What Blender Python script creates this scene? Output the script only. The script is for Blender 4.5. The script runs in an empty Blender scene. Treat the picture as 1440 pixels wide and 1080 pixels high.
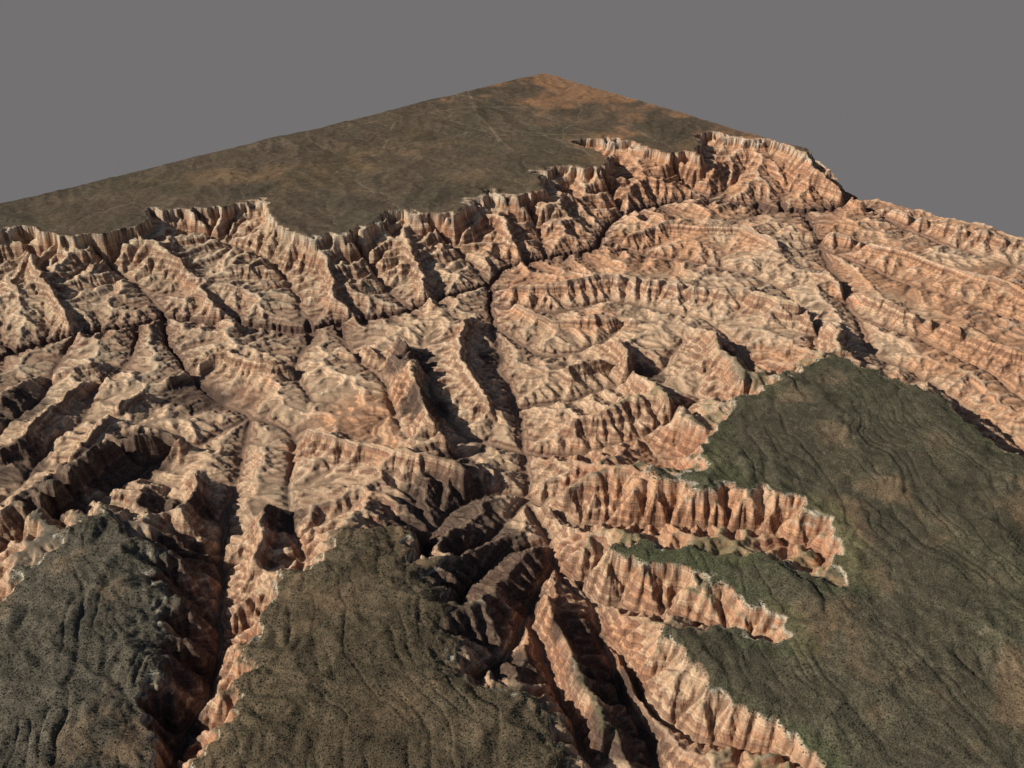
import bpy, math, time
import numpy as np
from mathutils import Vector
T0=time.time()
H=10.0; F=1400.0; TH=math.atan(874.6/1400.0)
DEP=1.14
L=28.0
def ray(px,py,z=0.0):
    x=(px-720)/F; y=(540-py)/F
    dx=x; dy=y*math.sin(TH)+math.cos(TH); dz=y*math.cos(TH)-math.sin(TH)
    t=(z-H)/dz
    return np.array([dx*t,dy*t])
C0=ray(765,103)
AX=np.array([-0.748,-0.6637]); AX/=np.linalg.norm(AX)
BX=np.array([-AX[1],AX[0]])
def ab(px,py,z=0.0):
    p=ray(px,py,z)-C0
    return (float(p@AX),float(p@BX))
FK=[0,0.04,0.075,0.20,0.22,0.31,0.335,0.43,0.46,0.55,0.585,0.68,0.715,0.80,0.92,0.965,0.997,1.012]
HK=[0,0.02,0.155,0.215,0.24,0.295,0.330,0.390,0.425,0.495,0.545,0.615,0.655,0.715,0.785,0.945,0.99,1.0]
HN=[0,0.02,0.155,0.215,0.24,0.295,0.330,0.390,0.425,0.495,0.545,0.615,0.665,0.745,0.865,0.930,0.985,1.0]
def Tm(f): return np.interp(f,FK,HK)
# ---------------- noise
rng=np.random.default_rng(7)
TAB=rng.random((256,256)).astype(np.float32)*2-1
def vn(X,Y,seed):
    X=X+seed*17.31; Y=Y+seed*9.77
    xi=np.floor(X); yi=np.floor(Y)
    fx=(X-xi).astype(np.float32); fy=(Y-yi).astype(np.float32)
    xi=xi.astype(np.int32)&255; yi=yi.astype(np.int32)&255
    x1=(xi+1)&255; y1=(yi+1)&255
    fx=fx*fx*fx*(fx*(fx*6-15)+10); fy=fy*fy*fy*(fy*(fy*6-15)+10)
    a=TAB[xi,yi];b=TAB[x1,yi];c=TAB[xi,y1];d=TAB[x1,y1]
    return (a+(b-a)*fx)*(1-fy)+(c+(d-c)*fx)*fy
def fbm(X,Y,s,o,seed):
    r=0;am=1;t=0
    for k in range(o):
        ang=0.6*k+seed
        c,sn=math.cos(ang),math.sin(ang)
        r=r+am*vn((c*X-sn*Y)/s,(sn*X+c*Y)/s,seed+k*3.1); t+=am; am*=0.5; s*=0.5
    return r/t
# ---------------- layout
NORTH=[(-400,430),(-200,360),(-60,335),(0,320),(40,316),(70,330),(130,330),(195,318),(210,292),(290,294),(340,286),(372,280),(385,300),(402,322),(440,330),(500,326),(520,312),(545,297),(600,302),(640,297),(655,282),(690,265),(722,276),(757,270),(765,255),(750,240),(790,234),(848,236),(858,222),(830,207),(797,196),(850,193),(890,200),(915,208),(935,216),(965,212),(985,216),(980,190),(1000,185),(1040,193),(1075,195),(1105,201),(1125,212),(1200,190),(1130,60),(765,20),(-400,200)]
MR=[(1800,860),(1440,640),(1390,612),(1330,560),(1290,535),(1215,508),(1170,500),(1120,512),(1090,535),(1040,560),(1005,590),(988,625),(1000,652),(955,655),(900,655),(905,668),(1000,676),(1090,684),(1140,700),(1170,725),(1186,760),(1192,800),(1185,825),(1130,805),(1060,785),(980,765),(905,760),(870,768),(900,785),(950,795),(1000,812),(1050,840),(1095,862),(1115,885),(1100,893),(1050,888),(1000,878),(945,890),(960,915),(990,950),(1040,975),(1085,1005),(1120,1035),(1142,1060),(1130,1100),(1160,1400),(1800,1400)]
M2=[(200,1400),(265,1100),(290,1060),(315,1020),(340,960),(350,920),(366,870),(376,830),(382,805),(400,795),(430,790),(455,760),(480,740),(530,735),(570,738),(590,790),(620,820),(618,860),(630,910),(670,950),(730,985),(775,1010),(800,1050),(830,1400)]
M1=[(-500,1400),(-500,900),(-100,850),(0,822),(30,785),(90,740),(130,715),(165,740),(200,760),(215,800),(220,850),(205,900),(198,970),(212,1020),(228,1070),(180,1400)]
POLYS=[NORTH,MR,M2,M1]
RIV=[ # points, f start, f end
([(-250,560),(-60,525),(0,512),(60,492),(130,478),(200,467),(240,457),(330,465),(400,472),(440,470),(475,461),(520,455),(580,446),(640,425),(690,408),(712,388),(770,372),(830,357),(850,335),(880,312),(930,296),(1000,290),(1080,302),(1150,302),(1200,292),(1245,272),(1290,262)],0,0),
([(690,408),(690,440),(692,470),(708,530),(722,580),(735,640),(742,700),(768,750),(788,800)],0,.22),
([(788,800),(830,840),(848,900),(872,960),(905,1030),(925,1090),(940,1300)],.22,.40),
([(788,800),(762,830),(748,860),(735,890),(715,915),(685,935)],.22,.5),
([(775,765),(725,778),(690,800),(655,840)],.2,.5),
([(745,705),(715,735),(672,765),(640,780)],.17,.48),
([(748,860),(762,920),(782,975),(812,1040),(850,1120)],.28,.55),
([(235,457),(245,500),(290,555),(345,592),(340,640),(328,690),(316,735),(308,785),(304,840),(304,890),(298,940),(286,1000),(260,1060),(235,1150),(225,1300)],0,.38),
([(345,592),(400,605),(412,640),(404,690),(410,740),(425,785)],.12,.5),
([(742,700),(700,700),(645,715),(605,750),(595,800)],.16,.42),
([(735,640),(690,625),(645,605),(612,565),(600,520),(592,485)],.12,.4),
([(345,592),(290,625),(215,655),(160,690),(110,720),(60,750),(0,790),(-100,850)],.12,.38),
([(110,480),(75,520),(60,560),(15,600),(-60,650)],0,.4),
([(200,467),(180,505),(140,545),(120,590),(70,625),(20,690),(-60,740)],0,.42),
([(1130,302),(1150,350),(1182,400),(1200,450),(1232,500),(1320,548),(1400,602),(1480,655),(1700,780)],.02,.35),
([(1200,292),(1300,335),(1440,378),(1600,430)],.02,.4),
([(1150,350),(1290,405),(1440,452),(1600,500)],.1,.4),
([(1200,450),(1290,478),(1380,520),(1440,560),(1600,640)],.15,.42),
([(742,700),(790,735),(850,742),(920,742),(1000,747),(1080,755),(1130,768),(1165,795)],.20,.66),
([(790,800),(820,840),(880,856),(950,872),(1010,892),(1070,905)],.26,.70),
([(848,900),(890,950),(925,1010),(980,1035),(1070,1052),(1130,1085)],.30,.72),
([(735,640),(800,640),(870,625),(940,600),(985,560)],.12,.5),
([(722,580),(790,570),(860,545),(930,520),(960,480)],.1,.4),
([(690,440),(780,440),(860,425),(940,440),(1000,455),(1060,520)],.04,.4),
([(850,350),(920,365),(1000,375),(1080,395),(1120,430),(1150,475)],.03,.4),
([(692,470),(760,500),(830,490),(880,460)],.04,.3),
([(240,457),(200,410),(140,370),(90,355)],.02,.45),
([(440,470),(420,420),(380,370),(300,335)],.02,.5),
([(580,446),(540,400),(500,360),(470,350)],.02,.5),
([(690,408),(660,370),(620,340),(570,325)],.02,.5),
([(770,372),(760,330),(740,300)],.02,.5),
([(880,312),(860,280),(830,255)],.02,.5),
([(1000,290),(960,260),(940,235)],.02,.5),
([(475,461),(500,500),(540,550),(560,590)],.02,.3),
([(440,470),(420,520),(440,560)],.02,.25),
]
RIDGE=[ # points, boost, approx z, width
([(1000,470),(1015,500),(1045,550)],.26,-.3,.6),
([(870,480),(905,535),(935,572),(985,615)],.22,-.35,.7),
([(560,475),(590,555),(618,612)],.26,-.4,.7),
([(430,605),(520,630),(622,645),(660,670)],.22,-.4,.7),
([(660,450),(640,480),(655,530),(690,570)],.12,-.55,.6),
([(50,730),(60,685),(105,640),(150,608),(190,597),(240,600)],.28,-.15,.7),
([(240,520),(300,492),(400,510)],.15,-.5,.6),
([(1110,208),(1140,236),(1190,254),(1222,268)],.22,-.25,.7),
([(1240,278),(1340,310),(1440,330),(1560,350)],.12,-.35,.9),
([(1110,312),(1180,325),(1290,355),(1440,408),(1560,440)],.12,-.45,.9),
([(1160,375),(1220,410),(1320,450),(1440,495),(1600,560)],.12,-.4,.9),
([(1060,405),(1130,425),(1180,465)],.26,-.2,.8),
([(870,335),(940,315),(1040,320),(1100,350)],.12,-.55,.8),
([(720,400),(790,395),(870,390),(950,405),(1030,415),(1060,405)],.11,-.5,.8),
([(380,700),(370,740),(355,790)],.10,-.3,.4),
([(768,845),(790,900),(815,960),(850,1030)],.12,-.35,.4),
([(0,560),(60,515),(130,500)],.06,-.5,.5),
([(0,640),(80,570),(140,520)],.06,-.5,.5),
([(0,730),(60,670),(130,600),(200,540)],.10,-.4,.5),
([(265,660),(275,700),(262,740)],.10,-.4,.4),
([(720,420),(770,450),(850,450),(900,455)],.08,-.6,.6),
([(800,600),(870,585),(920,560)],.10,-.5,.6),
([(780,690),(850,670),(900,660)],.08,-.2,.6),
([(800,520),(850,505)],.10,-.5,.5),
([(490,480),(540,500),(555,540)],.12,-.5,.5),
([(500,430),(470,400),(430,340)],.06,-.4,.5),
([(330,445),(280,400),(220,345)],.06,-.4,.5),
([(610,420),(600,370),(560,330)],.06,-.4,.5),
([(740,360),(710,320),(700,285)],.06,-.4,.4),
([(100,455),(60,400),(30,350)],.06,-.4,.5),
]
# simulation grid: spacing shrinks towards the near corner
N=990
K1=1.45
def amap(t): return L*t*(K1-(K1-1)*t)
def tmap(a): return (K1-np.sqrt(np.maximum(K1*K1-4*(K1-1)*a/L,0)))/(2*(K1-1))
ga=amap(np.linspace(0,1,N)).astype(np.float32); dg=np.gradient(ga).astype(np.float32)
A2,B2=np.meshgrid(ga,ga,indexing='ij')
def warp(X,Y):
    wx=0.14*fbm(X,Y,1.3,3,2)+0.06*fbm(X,Y,.3,3,5)
    wy=0.14*fbm(X,Y,1.3,3,11)+0.06*fbm(X,Y,.3,3,15)
    return wx,wy
def seg_d(P,X,Y,closed):
    d=np.full(X.shape,1e9,np.float32); ins=np.zeros(X.shape,bool)
    n=len(P)
    for k in range(n if closed else n-1):
        x0,y0=P[k]; x1,y1=P[(k+1)%n]
        ex,ey=x1-x0,y1-y0; l2=ex*ex+ey*ey+1e-12
        t=np.clip(((X-x0)*ex+(Y-y0)*ey)/l2,0,1)
        dd=(X-x0-t*ex)**2+(Y-y0-t*ey)**2
        np.minimum(d,dd,out=d)
        if closed:
            c=((y0>Y)!=(y1>Y))
            xi=x0+(Y-y0)*(ex)/(ey if abs(ey)>1e-9 else 1e-9)
            ins^=(c&(X<xi))
    d=np.sqrt(d)
    return np.where(ins,d,-d) if closed else d
def bmat(x,n,h):
    M=np.zeros((len(x),n),np.float32)
    u=np.asarray(x)/h; i=np.clip(np.floor(u).astype(int),0,n-2); t=u-i
    w=[(1-t)**3/6,(3*t**3-6*t**2+4)/6,(-3*t**3+3*t**2+3*t+1)/6,t**3/6]
    for k in range(4):
        np.add.at(M,(np.arange(len(x)),np.clip(i-1+k,0,n-1)),w[k])
    return M
def gauss(n,s):
    k=np.arange(n); M=np.exp(-0.5*((k[:,None]-k[None])/s)**2).astype(np.float32)
    return M/M.sum(1,keepdims=True)
def wgauss(s):
    M=np.exp(-0.5*((ga[:,None]-ga[None])/s)**2)*dg[None]
    return (M/M.sum(1,keepdims=True)).astype(np.float32)
Nc=360; gc=amap(np.linspace(0,1,Nc)).astype(np.float32)
Xc,Yc=np.meshgrid(gc,gc,indexing='ij')
wx,wy=warp(Xc,Yc)
UP=bmat(np.linspace(0,1,N),Nc,1/(Nc-1))
up=lambda Z:(UP@Z.astype(np.float32)@UP.T)
sdp=[]
for P in POLYS:
    sdp.append(up(seg_d([ab(*p) for p in P],Xc+wx,Yc+wy,True)))
sdp=np.array(sdp)
dr0=np.full((Nc,Nc),1e3,np.float32); boost=np.zeros((Nc,Nc),np.float32)
for P,amp,z,wd in RIDGE:
    d=seg_d([ab(p[0],p[1],z*DEP) for p in P],Xc+wx*1.6,Yc+wy*1.6,False)
    boost=np.maximum(boost,amp*np.clip(1-d/wd,0,1)**1.1); dr0=np.minimum(dr0,d)
boost=up(boost); dr0u=up(dr0)
print('dist',time.time()-T0)
net=np.zeros((N,N),bool); pts=[]
for P,f0,f1 in RIV:
    n=len(P)
    Q=np.array([ab(p[0],p[1],-DEP*(1-float(Tm(f0+(f1-f0)*k/(n-1))))) for k,p in enumerate(P)])
    ff=f0+(f1-f0)*np.arange(n)/(n-1)
    for k in range(n-1):
        m=max(2,int(np.linalg.norm(Q[k+1]-Q[k])/.006))
        t=np.linspace(0,1,m)[:,None]
        p0=Q[max(k-1,0)];p1=Q[k];p2=Q[k+1];p3=Q[min(k+2,n-1)]
        S=0.5*((2*p1)+(-p0+p2)*t+(2*p0-5*p1+4*p2-p3)*t*t+(-p0+3*p1-3*p2+p3)*t**3)
        vx,vy=warp(S[:,0],S[:,1])
        S=S-np.stack([vx,vy],1)
        ok=(S>=0).all(1)&(S<L*.9999).all(1); ii=np.rint(tmap(np.clip(S,0,L))*(N-1)).astype(int)
        net[ii[ok,0],ii[ok,1]]=True
        st=max(1,m//6)
        for q,f in zip(S[::st],(ff[k]+(ff[k+1]-ff[k])*t[:,0])[::st]): pts.append((q[0],q[1],f))
pts=np.array(pts,np.float32)
Nh=110; gh=amap(np.linspace(0,1,Nh)).astype(np.float32); Xh,Yh=np.meshgrid(gh,gh,indexing='ij')
num=np.zeros((Nh,Nh),np.float32); den=num.copy()
for x,y,f in pts:
    w=1/((Xh-x)**2+(Yh-y)**2+0.04)**1.7; num+=w*f; den+=w
UH=bmat(np.linspace(0,1,N),Nh,1/(Nh-1)); hn=UH@(num/den)@UH.T
sd=sdp.max(0)
W=1+1.5*np.exp(-(dr0u/0.13)**2)+0.8*fbm(A2,B2,1.1,3,21)+0.1*fbm(A2,B2,.2,2,27)
W=np.clip(W,.35,6)*np.where(sd>0,0.9,1.0)
W=W.astype(np.float32)
Wn=W*(0.94+0.12*rng.random((N,N)).astype(np.float32))
dA=np.broadcast_to(dg[:,None],(N,N)); dB=np.broadcast_to(dg[None],(N,N)); dD=np.hypot(dA,dB).astype(np.float32)
SH=[(-1,0,dA),(1,0,dA),(0,-1,dB),(0,1,dB),(-1,-1,dD),(-1,1,dD),(1,-1,dD),(1,1,dD)]
# first flow tree: cheapest path to the rivers over a randomly resistant ground
n3=N//3
Wi=(Wn*np.kron(0.4+1.2*rng.random((n3,n3)),np.ones((3,3)))*(.5+rng.random((N,N)))).astype(np.float32)
cA=Wi*dA; cB=Wi*dB; cD=Wi*dD
D=np.full((N+2,N+2),1e6,np.float32); D[1:-1,1:-1][net]=0
tmp=np.empty((N,N),np.float32); best=np.empty((N,N),np.float32)
for it in range(800):
    np.minimum(D[:-2,:-2],D[2:,2:],out=best); np.minimum(best,D[:-2,2:],out=best); np.minimum(best,D[2:,:-2],out=best); best+=cD
    np.minimum(D[:-2,1:-1],D[2:,1:-1],out=tmp); tmp+=cA; np.minimum(best,tmp,out=best)
    np.minimum(D[1:-1,:-2],D[1:-1,2:],out=tmp); tmp+=cB; np.minimum(best,tmp,out=best)
    np.minimum(best,D[1:-1,1:-1],out=best)
    if it%25==24 and np.array_equal(best,D[1:-1,1:-1]): break
    D[1:-1,1:-1]=best
Df=best.copy()
print('flow',it,time.time()-T0)
def padded(Z):
    P=np.full((N+2,N+2),1e6,np.float32); P[1:-1,1:-1]=Z; return P
idx=np.arange(N*N,dtype=np.int32).reshape(N,N)
Z=Df
N2=N*N
area=(dA*dB).ravel().astype(np.float64)
for it in range(13):
    P=padded(Z); bs=np.zeros((N,N),np.float32); rc=idx.copy(); dl=np.zeros((N,N),np.float32)
    for dx,dy,l in SH:
        s=(Z-P[1+dx:N+1+dx,1+dy:N+1+dy])/l
        m=s>bs; bs=np.where(m,s,bs); rc=np.where(m,idx+np.int32(dx*N+dy),rc); dl=np.where(m,l,dl)
    rc[net]=idx[net]; dl[net]=0
    r=np.append(rc.ravel(),N2).astype(np.int32)
    r[:-1][r[:-1]==idx.ravel()]=N2
    Ar=np.append(area,0.0); r0=r.copy()
    for k in range(11):
        Ar+=np.bincount(r,weights=Ar,minlength=N2+1); Ar[-1]=0
        r=r[r]
    Aa=Ar[:-1].reshape(N,N)
    cost=(dl*Wn*(Aa/0.008+1)**-0.47).ravel().astype(np.float32)
    S=np.append(cost,np.float32(0)); r=r0
    for k in range(11):
        S=S+S[r]; r=r[r]
    Z=S[:-1].reshape(N,N).astype(np.float32)
    Z[net]=0
zt=Z*1.2
print('erosion',time.time()-T0, zt.max(), np.percentile(zt,[10,50,90]))
g1=gauss(N,0.5); g2=wgauss(.46); g3_=wgauss(.11); gs=wgauss(.07)
zs=g1@zt@g1.T
hp=zs-g2@zs@g2.T
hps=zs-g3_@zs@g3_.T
lA=g1@np.log10(Aa+1e-4)@g1.T
# ---------------- fields on the fine mesh
NM=1280
tt=np.linspace(0,1,NM); ma=amap(tt)
MA,MB=np.meshgrid(ma.astype(np.float32),ma.astype(np.float32),indexing='ij')
MM=bmat(tt,N,1/(N-1))
fm=lambda Z:(MM@Z.astype(np.float32)@MM.T)
sde=sd+.7*np.clip(hp,-.3,.2)+.4*np.clip(hps,-.1,.1)+.11*fbm(A2,B2,.35,4,91)
dr=np.maximum(-sde,0)
c=0.42
zz=np.maximum(zs,0)
# broad part of the distance to the rim, so that channels keep falling all the way down
drs=np.minimum(dr,2.2)+.25*np.maximum(dr-2.2,0)
q=zz/(zz+c*drs+1e-4)
def sm(x,a,b):
    t=np.clip((x-a)/(b-a),0,1); return t*t*(3-2*t)
env=sm(1-q,0.02,.25)
f=hn+(1-hn)*q+env*(boost*sm(zs,0,.40)+.22*np.maximum(hps,0))
f=np.where(f>.85,.85+.14*(1-np.exp(-np.maximum(f-.85,0)/.14)),f)*env+(1-env)*f
f=np.where(sde>0,1+sde*.5,np.minimum(f,.999))
fs=gs@f@gs.T
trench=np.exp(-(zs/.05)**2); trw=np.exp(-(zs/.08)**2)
f=fm(f); SDE=fm(sde); HP=fm(hp); HPS=fm(hps); LA=fm(lA); TR=fm(trench); TRW=fm(trw); FS=fm(fs)
SDP=np.array([fm(s) for s in sdp])
fine=fbm(MA,MB,.12,4,41)
WX=C0[0]+MA*AX[0]+MB*BX[0]; WY=C0[1]+MA*AX[1]+MB*BX[1]
# fine gullies running straight down the slopes: noise smeared along the fall line
sx_,sy_=np.gradient(FS,ma,ma); sg=np.hypot(sx_,sy_)+1e-6
dma=np.gradient(ma)
ux=(sx_/sg/dma[:,None]).astype(np.float32); uy=(sy_/sg/dma[None,:]).astype(np.float32)
src=(vn(MA/.040,MB/.040,3.3)+.7*vn(MA/.09+MB/.3,MB/.09,5.7)).astype(np.float32)
I0,J0=np.meshgrid(np.arange(NM,dtype=np.float32),np.arange(NM,dtype=np.float32),indexing='ij')
lic=src.copy(); nn=1
for sgn in (1,-1):
    I=I0.copy();J=J0.copy()
    for k in range(10):
        ii=np.clip(np.rint(I),0,NM-1).astype(np.int32); jj=np.clip(np.rint(J),0,NM-1).astype(np.int32)
        fl=ii*NM+jj
        I+=sgn*.030*ux.ravel()[fl]; J+=sgn*.030*uy.ravel()[fl]
        ii=np.clip(np.rint(I),0,NM-1).astype(np.int32); jj=np.clip(np.rint(J),0,NM-1).astype(np.int32)
        lic+=src.ravel()[ii*NM+jj]; nn+=1
lic/=lic.std()
del I,J,I0,J0,ii,jj,fl,ux,uy
lic=np.clip(lic,-2.2,2.2)
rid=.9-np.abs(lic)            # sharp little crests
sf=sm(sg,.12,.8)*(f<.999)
print('gullies',time.time()-T0)
near=np.clip((MA+MB-22)/14,0,1)
f=f+np.where(f<.995,0.002,0.002)*fine+sf*.013*rid*sm(1.0-f,0,.02)*sm(f,0.02,.1)
fc=np.clip(f,0,1.1); nb=sm(near,.15,.45)*.8
h=(Tm(fc)*(1-nb)+np.interp(fc,FK,HN)*nb).astype(np.float32)
h=h+0.0035*np.sin(2*np.pi*(h*27+0.5*fbm(MA,MB,2,2,3)))*np.clip((1-h)*12,0,1)
h=h-.03*TR*sm(h,.1,.3)*(h<.97)
pl=sm(f,1.0,1.08)
def grooves(p0,p1,su,sv,wp,seed):
    d=ray(*p1)-ray(*p0); d/=np.linalg.norm(d)
    wxx=wp*fbm(MA,MB,1.5,4,seed); 
    U=(WX*d[0]+WY*d[1]); Vv=(-WX*d[1]+WY*d[0])+wxx
    a=vn(U/su,Vv/sv,seed+1); b=vn(U/(su*.45),Vv/(sv*.4),seed+2)
    return .3*a-.7*(1-np.minimum(1,np.abs(a)*2.2))**2-.5*(1-np.minimum(1,np.abs(b)*2.2))**2
who=SDP.argmax(0)
gr=np.where(who==1,grooves((1230,520),(1420,720),2.6,.42,.50,31),grooves((60,790),(45,1000),2.0,.5,.42,35))
gr*=.8+.9*np.clip(fbm(MA,MB,1.2,3,88),-.7,.5)
ZM=-DEP*(1-h)
soft=near*(.05+.10*(who>1))
ZM-=soft*np.where(SDE>0,np.exp(-np.maximum(SDE,0)/.35),sm(h,.8,1.0))
ZM+=pl*(np.clip(HP,-.3,.3)*(0.14+0.07*near)+0.05*fbm(MA,MB,3,4,51)+0.005*near*fine+ ((who==1)*.036+(who>1)*.038)*gr)
ZM+=(1-sm(f,.98,1.0))*(0.003*fine+.015*sf*rid)
ga_,gb_=np.gradient(ZM,ma,ma)
slope=np.hypot(ga_,gb_)
# ---------------- colour
def c3(*v): return np.array(v,np.float32)
def mix(C,col,w):
    w=np.clip(w,0,1)[...,None]; return C*(1-w)+col*w
n1=fbm(MA,MB,3.0,4,61); n2=fbm(MA,MB,.8,5,67); n3_=fbm(MA,MB,.09,3,71); n4=fbm(MA+5,MB,1.5,4,63)
tan_=c3(.57,.395,.255); orange=c3(.55,.28,.15); khaki=c3(.46,.37,.25); pale=c3(.67,.55,.41)
bt=np.random.default_rng(3).random(110)
band=np.interp((h+0.008*n2)*109,np.arange(110),bt)
C=np.ones((NM,NM,3),np.float32)*tan_
C=mix(C,orange,sm(n1+n4*.7+n2*.4+.035*WX+.2*near*sm(WX,0,2)+.40*np.exp(-(WX+2.35)**2/.14)*near+(band-.5)*.5,-.02,.5)*.75)
C=mix(C,khaki,sm(-n1+n4*.6-.08*WX-.5*near,.15,.65)*.5)
C=mix(C,c3(.33,.19,.12),sm(n4-n1*.4+n2*.5,.15,.5)*.45)
C*= (0.82+0.30*band)[...,None]
C=mix(C,c3(.36,.16,.085),sm(slope,.55,1.2)*sm(n2+band,.1,.9)*.6)
cl=lambda a,b:sm(h,a-.012,a)*(1-sm(h,b,b+.012))
C=mix(C,c3(.18,.09,.062),(cl(.21,.25)+cl(.375,.43)+cl(.485,.55)+cl(.605,.66))*sm(slope,.45,.95)*.72)
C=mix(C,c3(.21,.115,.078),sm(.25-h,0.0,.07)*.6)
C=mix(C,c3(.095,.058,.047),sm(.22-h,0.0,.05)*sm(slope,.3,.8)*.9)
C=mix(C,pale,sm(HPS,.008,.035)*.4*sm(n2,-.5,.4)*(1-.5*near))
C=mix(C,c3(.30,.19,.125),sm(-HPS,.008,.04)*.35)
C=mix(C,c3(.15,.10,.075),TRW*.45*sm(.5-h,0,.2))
C=mix(C,c3(.54,.48,.39),cl(.86,.975)*(.25+.4*sm(n3_,-.3,.3))*(1-.8*near))
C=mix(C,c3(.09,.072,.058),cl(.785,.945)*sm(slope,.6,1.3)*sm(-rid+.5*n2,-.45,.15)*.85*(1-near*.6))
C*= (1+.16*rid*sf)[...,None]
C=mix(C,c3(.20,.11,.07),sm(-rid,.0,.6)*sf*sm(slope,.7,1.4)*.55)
dark=np.zeros_like(h)  # shade of gorge walls and ridge sides, painted into the rock colour
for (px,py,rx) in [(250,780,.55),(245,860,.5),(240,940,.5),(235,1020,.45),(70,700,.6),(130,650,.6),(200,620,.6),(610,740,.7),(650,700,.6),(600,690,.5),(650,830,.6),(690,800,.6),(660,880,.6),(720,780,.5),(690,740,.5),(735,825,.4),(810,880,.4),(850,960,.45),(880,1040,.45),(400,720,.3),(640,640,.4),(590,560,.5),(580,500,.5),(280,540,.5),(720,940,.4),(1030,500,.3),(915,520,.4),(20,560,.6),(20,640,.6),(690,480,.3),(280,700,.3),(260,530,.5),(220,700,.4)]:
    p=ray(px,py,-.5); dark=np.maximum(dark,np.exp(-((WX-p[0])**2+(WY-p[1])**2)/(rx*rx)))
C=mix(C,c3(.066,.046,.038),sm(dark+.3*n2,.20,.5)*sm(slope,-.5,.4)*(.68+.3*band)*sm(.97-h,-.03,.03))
C*= (1+.09*n3_+.10*n2)[...,None]
C=mix(C,c3(.15,.15,.075),sm(WX,0,1.5)*near**.5*sm(h+.06*n2,.64,.76)*(1-sm(slope,.7,1.2))*sm(n2+.4*n3_,-.45,.05)*.75)
plc=np.ones((NM,NM,3),np.float32)*c3(.132,.100,.069)
plc=mix(plc,c3(.20,.13,.072),sm(n1+.5*n2,.05,.45)*.65*(1-near))
plc=mix(plc,c3(.085,.074,.050),sm(-n4+.5*n2,.05,.4)*.6*(1-near))
plc=mix(plc,c3(.31,.165,.09),sm(-(MA*.9+MB*.3)/5+n1*1.0+n2*1.4+.6,-.4,1.2)*.8)
nc_=np.where((who==1)[...,None],c3(.116,.101,.068),np.where((who==2)[...,None],c3(.128,.098,.062),c3(.126,.110,.082)))
wv=sm(near+.25*n1+.15*n2,.12,.45)[...,None]
plc=plc*(1-wv)+nc_*wv
plc=mix(plc,c3(.21,.14,.082),sm(n2+.7*n4,.1,.6)*near*.6)
plc=mix(plc,c3(.082,.100,.045),(sm(.3-np.abs(SDE-.15)+.3*n2,0.05,.35)*.5+.15*sm(-n4+.4*n2,.15,.5))*near*(who==1))
plc*= (1+.35*n3_+.32*n2)[...,None]
plc=mix(plc,c3(.33,.275,.20),sm(LA,-1.4,-.5)*.6*(1-near*.75))
plc*= (1+.4*np.clip(gr+.2,-1,.2)*(who>0))[...,None]
C=mix(C,plc,sm(h+.14*n2+.07*n3_,.70,.85)*near*sm(-WX,-1.2,0)*sm(1.2-slope,0,.6)*.8)
C=mix(C,plc,sm(h+.18*n2+.09*n3_,.82,.97)*near*sm(1.8-slope,0,.8)*.85)
C=mix(C,plc,sm(f+.05*n2*near+.03*n3_,.985,1.03))
C=mix(C,c3(.58,.52,.41),np.exp(-((f-1.003)/.004)**2)*.85*sm(n2+.8*n3_,-.5,.1)*(1-near))
C=mix(C,c3(.56,.50,.38),np.exp(-((SDE-.012+.03*n2)/.014)**2)*.9*sm(n4+.5*n2+1.0*n3_,-.6,-.1)*sm(near,.1,.4))
C=mix(C,c3(.58,.52,.41),np.exp(-((h-.80)/.01)**2)*.5*near*sm(n4,-.3,.2))
def pathd(P): 
    return seg_d([ab(*p) for p in P],MA+.25*n4+.05*n2,MB+.25*n2,False)
for P,w,al in [([(1120,800),(1185,868),(1250,890),(1300,905),(1360,895),(1440,882)],.014,.4),([(1185,868),(1240,930),(1250,975)],.012,.25),([(1380,888),(1400,884)],.04,.5),
   ([(655,120),(668,150),(690,182),(705,200)],.04,.4),([(470,178),(560,165),(668,150),(760,150)],.035,.45),([(690,182),(830,190)],.035,.4),([(560,165),(540,210),(440,260)],.03,.4),([(300,240),(420,230),(540,210),(690,182)],.03,.35),([(690,182),(730,220),(750,238)],.03,.35)]:
    C=mix(C,c3(.34,.26,.175),np.exp(-(pathd(P)/w)**2)*al*sm(n2,-.4,.1))
C=np.clip(C,.01,.8)
print('fields',time.time()-T0)
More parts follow.
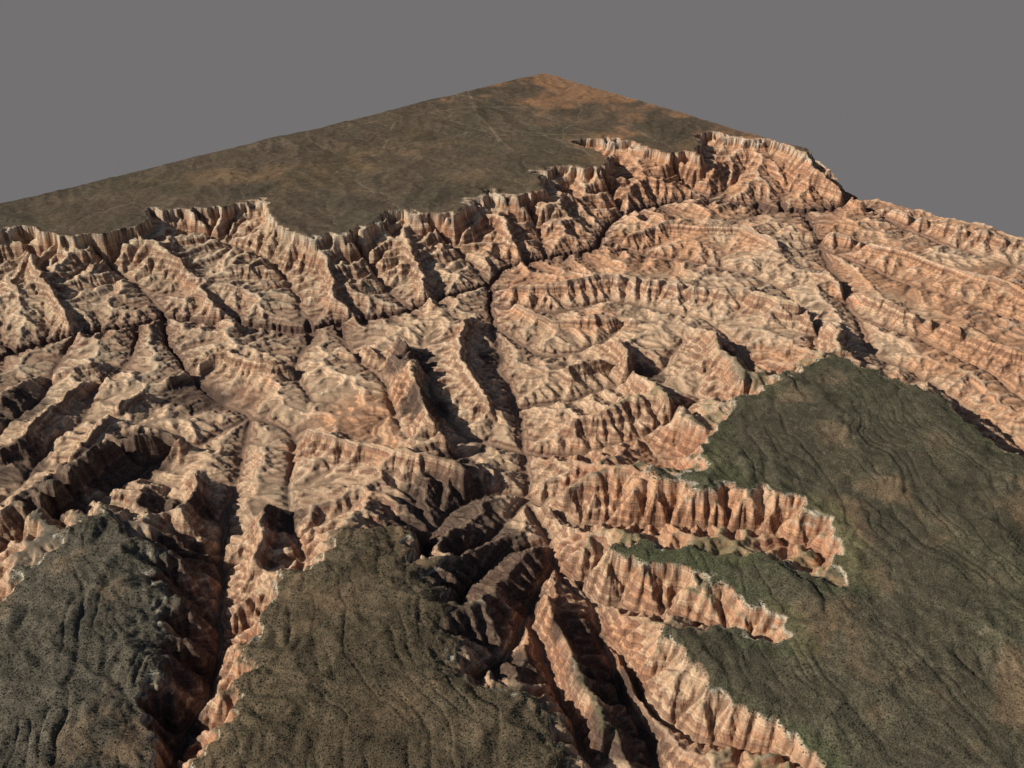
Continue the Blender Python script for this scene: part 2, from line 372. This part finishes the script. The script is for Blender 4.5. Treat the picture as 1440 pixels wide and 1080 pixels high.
# ---------------- materials
def material(name,fine_scale,var,bump,bd,strata=0):
    m=bpy.data.materials.new(name); m.use_nodes=True; nt=m.node_tree; nd=nt.nodes; lk=nt.links
    b=nd['Principled BSDF']; b.inputs['Roughness'].default_value=.95; b.inputs['Specular IOR Level'].default_value=.05
    at=nd.new('ShaderNodeAttribute'); at.attribute_name='Col'
    tc=nd.new('ShaderNodeTexCoord')
    n=nd.new('ShaderNodeTexNoise'); n.inputs['Scale'].default_value=fine_scale; n.inputs['Detail'].default_value=4; n.inputs['Roughness'].default_value=.7
    lk.new(tc.outputs['Object'],n.inputs['Vector'])
    mr=nd.new('ShaderNodeMapRange'); mr.inputs['From Min'].default_value=.3; mr.inputs['From Max'].default_value=.7
    mr.inputs['To Min'].default_value=1-var; mr.inputs['To Max'].default_value=1+var
    lk.new(n.outputs['Fac'],mr.inputs['Value'])
    vm=nd.new('ShaderNodeVectorMath'); vm.operation='SCALE'
    lk.new(at.outputs['Color'],vm.inputs[0]); lk.new(mr.outputs['Result'],vm.inputs['Scale'])
    out=vm.outputs['Vector']; hgt=n.outputs['Fac']
    if strata:   # thin horizontal rock layers following the height
        sx=nd.new('ShaderNodeSeparateXYZ'); lk.new(tc.outputs['Object'],sx.inputs[0])
        wn=nd.new('ShaderNodeTexNoise'); wn.inputs['Scale'].default_value=1.5; lk.new(tc.outputs['Object'],wn.inputs['Vector'])
        ad=nd.new('ShaderNodeMath'); ad.operation='MULTIPLY_ADD'; ad.inputs[1].default_value=.05; lk.new(wn.outputs['Fac'],ad.inputs[0]); lk.new(sx.outputs['Z'],ad.inputs[2])
        n1d=nd.new('ShaderNodeTexNoise'); n1d.noise_dimensions='1D'; n1d.inputs['Scale'].default_value=32; n1d.inputs['Detail'].default_value=3; lk.new(ad.outputs[0],n1d.inputs['W'])
        m2=nd.new('ShaderNodeMapRange'); m2.inputs['From Min'].default_value=.35; m2.inputs['From Max'].default_value=.65; m2.inputs['To Min'].default_value=1-strata; m2.inputs['To Max'].default_value=1+strata*.7
        lk.new(n1d.outputs['Fac'],m2.inputs['Value'])
        v2=nd.new('ShaderNodeVectorMath'); v2.operation='SCALE'; lk.new(out,v2.inputs[0]); lk.new(m2.outputs['Result'],v2.inputs['Scale']); out=v2.outputs['Vector']
    lk.new(out,b.inputs['Base Color'])
    bp=nd.new('ShaderNodeBump'); bp.inputs['Strength'].default_value=bump; bp.inputs['Distance'].default_value=bd
    lk.new(hgt,bp.inputs['Height']); lk.new(bp.outputs['Normal'],b.inputs['Normal'])
    return m
rock=material('canyon_rock',34,.20,.8,.016,.30)
scrubm=material('scrub_ground',42,.65,.8,.03)
# ---------------- meshes
V=np.stack([WX,WY,ZM],-1).reshape(-1,3).astype(np.float32)
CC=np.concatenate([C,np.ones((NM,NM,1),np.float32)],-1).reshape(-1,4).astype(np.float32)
ix=np.arange(NM*NM).reshape(NM,NM)
Q=np.stack([ix[:-1,:-1],ix[1:,:-1],ix[1:,1:],ix[:-1,1:]],-1).reshape(-1,4)
pid=np.where(f>1.0,who+1,0)
fid=pid[:-1,:-1].reshape(-1)
def rawmesh(name,vv,qq,k):
    me=bpy.data.meshes.new(name)
    me.vertices.add(len(vv)); me.vertices.foreach_set('co',vv.ravel())
    me.loops.add(qq.size); me.loops.foreach_set('vertex_index',qq.ravel())
    me.polygons.add(len(qq)); me.polygons.foreach_set('loop_start',np.arange(0,qq.size,k,dtype=np.int32))
    me.update(calc_edges=True)
    return me
def build(name,k,mat,label,cat):
    q=Q[fid==k]
    used=np.zeros(len(V),bool); used[q.ravel()]=True
    rm=np.cumsum(used)-1; vv=V[used]; qq=rm[q].astype(np.int32)
    me=rawmesh(name,vv,qq,4)
    me.polygons.foreach_set('use_smooth',np.ones(len(qq),bool))
    a=me.color_attributes.new('Col','FLOAT_COLOR','POINT'); a.data.foreach_set('color',CC[used].ravel())
    me.materials.append(mat)
    o=bpy.data.objects.new(name,me); bpy.context.scene.collection.objects.link(o)
    o['kind']='structure'; o['label']=label; o['category']=cat
    return o
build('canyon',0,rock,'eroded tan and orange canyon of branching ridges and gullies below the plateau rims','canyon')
build('plateau',1,scrubm,'flat brown plateau beyond the far canyon rim, with an orange far corner','plateau')
build('mesa',2,scrubm,'large olive green tableland with finger promontories at the right','mesa')
build('mesa',3,scrubm,'olive brown mesa top at the bottom centre between two dark gorges','mesa')
build('mesa',4,scrubm,'dark olive mesa top in the bottom left corner, left of the dark gorge','mesa')
# ---------------- scrub: countless small bushes on the near tablelands
ok=(f>.975)&(SDP[1:].max(0)>-.6)
wgt=(ok*(1-sm(n2+.5*n4,.1,.5)*.75)).ravel()*((np.gradient(ma)[:,None]*np.gradient(ma)[None,:]).ravel())
px_=(WX/np.maximum(.1,(WY*math.cos(TH)+H*math.sin(TH)))).ravel(); wgt=wgt*(np.abs(px_)<.6)
NS=100000
pick=rng.choice(len(wgt),NS,p=wgt/wgt.sum())
P=V[pick]+np.stack([rng.normal(0,.012,NS),rng.normal(0,.012,NS),np.zeros(NS)-.002],1)
rs=(.006+.010*rng.random(NS)**2); an=rng.random(NS)*6.28
vv=np.zeros((NS,5,3),np.float32)
for k in range(4):
    rr=rs*(.7+.6*rng.random(NS)); vv[:,k,0]=P[:,0]+rr*np.cos(an+k*1.57); vv[:,k,1]=P[:,1]+rr*np.sin(an+k*1.57); vv[:,k,2]=P[:,2]
vv[:,4,0]=P[:,0]+rs*.2; vv[:,4,1]=P[:,1]; vv[:,4,2]=P[:,2]+rs*1.1
b0=(np.arange(NS)*5)[:,None]
tri=np.stack([np.concatenate([b0+k,b0+(k+1)%4,b0+4],1) for k in range(4)],1).reshape(-1,3).astype(np.int32)
me=rawmesh('scrub',vv.reshape(-1,3),tri,3)
m=bpy.data.materials.new('bush_leaves'); m.use_nodes=True; nt=m.node_tree; b=nt.nodes['Principled BSDF']; b.inputs['Roughness'].default_value=.9; b.inputs['Specular IOR Level'].default_value=.05
n=nt.nodes.new('ShaderNodeTexNoise'); n.inputs['Scale'].default_value=4; cr=nt.nodes.new('ShaderNodeValToRGB')
cr.color_ramp.elements[0].position=.35; cr.color_ramp.elements[0].color=(.042,.044,.026,1); cr.color_ramp.elements[1].position=.65; cr.color_ramp.elements[1].color=(.09,.085,.055,1)
tc=nt.nodes.new('ShaderNodeTexCoord'); nt.links.new(tc.outputs['Object'],n.inputs['Vector']); nt.links.new(n.outputs['Fac'],cr.inputs['Fac']); nt.links.new(cr.outputs['Color'],b.inputs['Base Color'])
me.materials.append(m); o=bpy.data.objects.new('scrub',me); bpy.context.scene.collection.objects.link(o)
o['kind']='stuff'; o['label']='low dark green scrub speckled over the near mesa tops'; o['category']='scrub'
# ---------------- grey sky standing far behind the terrain
na=48; R=160.0
bv=[];bf=[]
for i in range(na+1):
    a=math.radians(0+180*i/na)
    bv+= [(R*math.cos(a),12+R*math.sin(a),-140),(R*math.cos(a),12+R*math.sin(a),45)]
for i in range(na): bf.append((2*i,2*i+1,2*i+3,2*i+2))
me=bpy.data.meshes.new('sky'); me.from_pydata(bv,[],bf)
m=bpy.data.materials.new('grey_sky'); m.use_nodes=True; nt=m.node_tree; nt.nodes.clear()
e=nt.nodes.new('ShaderNodeEmission'); e.inputs[0].default_value=(.171,.165,.167,1); o_=nt.nodes.new('ShaderNodeOutputMaterial'); nt.links.new(e.outputs[0],o_.inputs[0])
me.materials.append(m); so=bpy.data.objects.new('sky',me); bpy.context.scene.collection.objects.link(so)
so['kind']='structure'; so['label']='plain flat grey sky behind the terrain'; so['category']='sky'
# ---------------- light, world, camera
sv=Vector((-.86,-.20,.54))
w=bpy.data.worlds.new('World'); bpy.context.scene.world=w; w.use_nodes=True
sk=w.node_tree.nodes.new('ShaderNodeTexSky'); sk.sky_type='NISHITA'; sk.sun_disc=False
sk.sun_elevation=math.atan2(sv.z,math.hypot(sv.x,sv.y)); sk.sun_rotation=math.atan2(sv.x,sv.y)
w.node_tree.links.new(sk.outputs[0],w.node_tree.nodes['Background'].inputs[0]); w.node_tree.nodes['Background'].inputs[1].default_value=.05
s=bpy.data.lights.new('sun','SUN'); s.energy=5.0; s.angle=math.radians(.5); s.color=(1,.93,.82)
so=bpy.data.objects.new('sun',s); bpy.context.scene.collection.objects.link(so)
so.rotation_euler=sv.to_track_quat('Z','Y').to_euler()
cd=bpy.data.cameras.new('camera'); cd.sensor_width=36; cd.lens=35; cd.clip_end=800
co=bpy.data.objects.new('camera',cd); bpy.context.scene.collection.objects.link(co)
co.location=(0,0,H); co.rotation_euler=(math.pi/2-TH,0,0)
bpy.context.scene.camera=co
bpy.context.scene.view_settings.view_transform='Standard'
print('done',time.time()-T0)
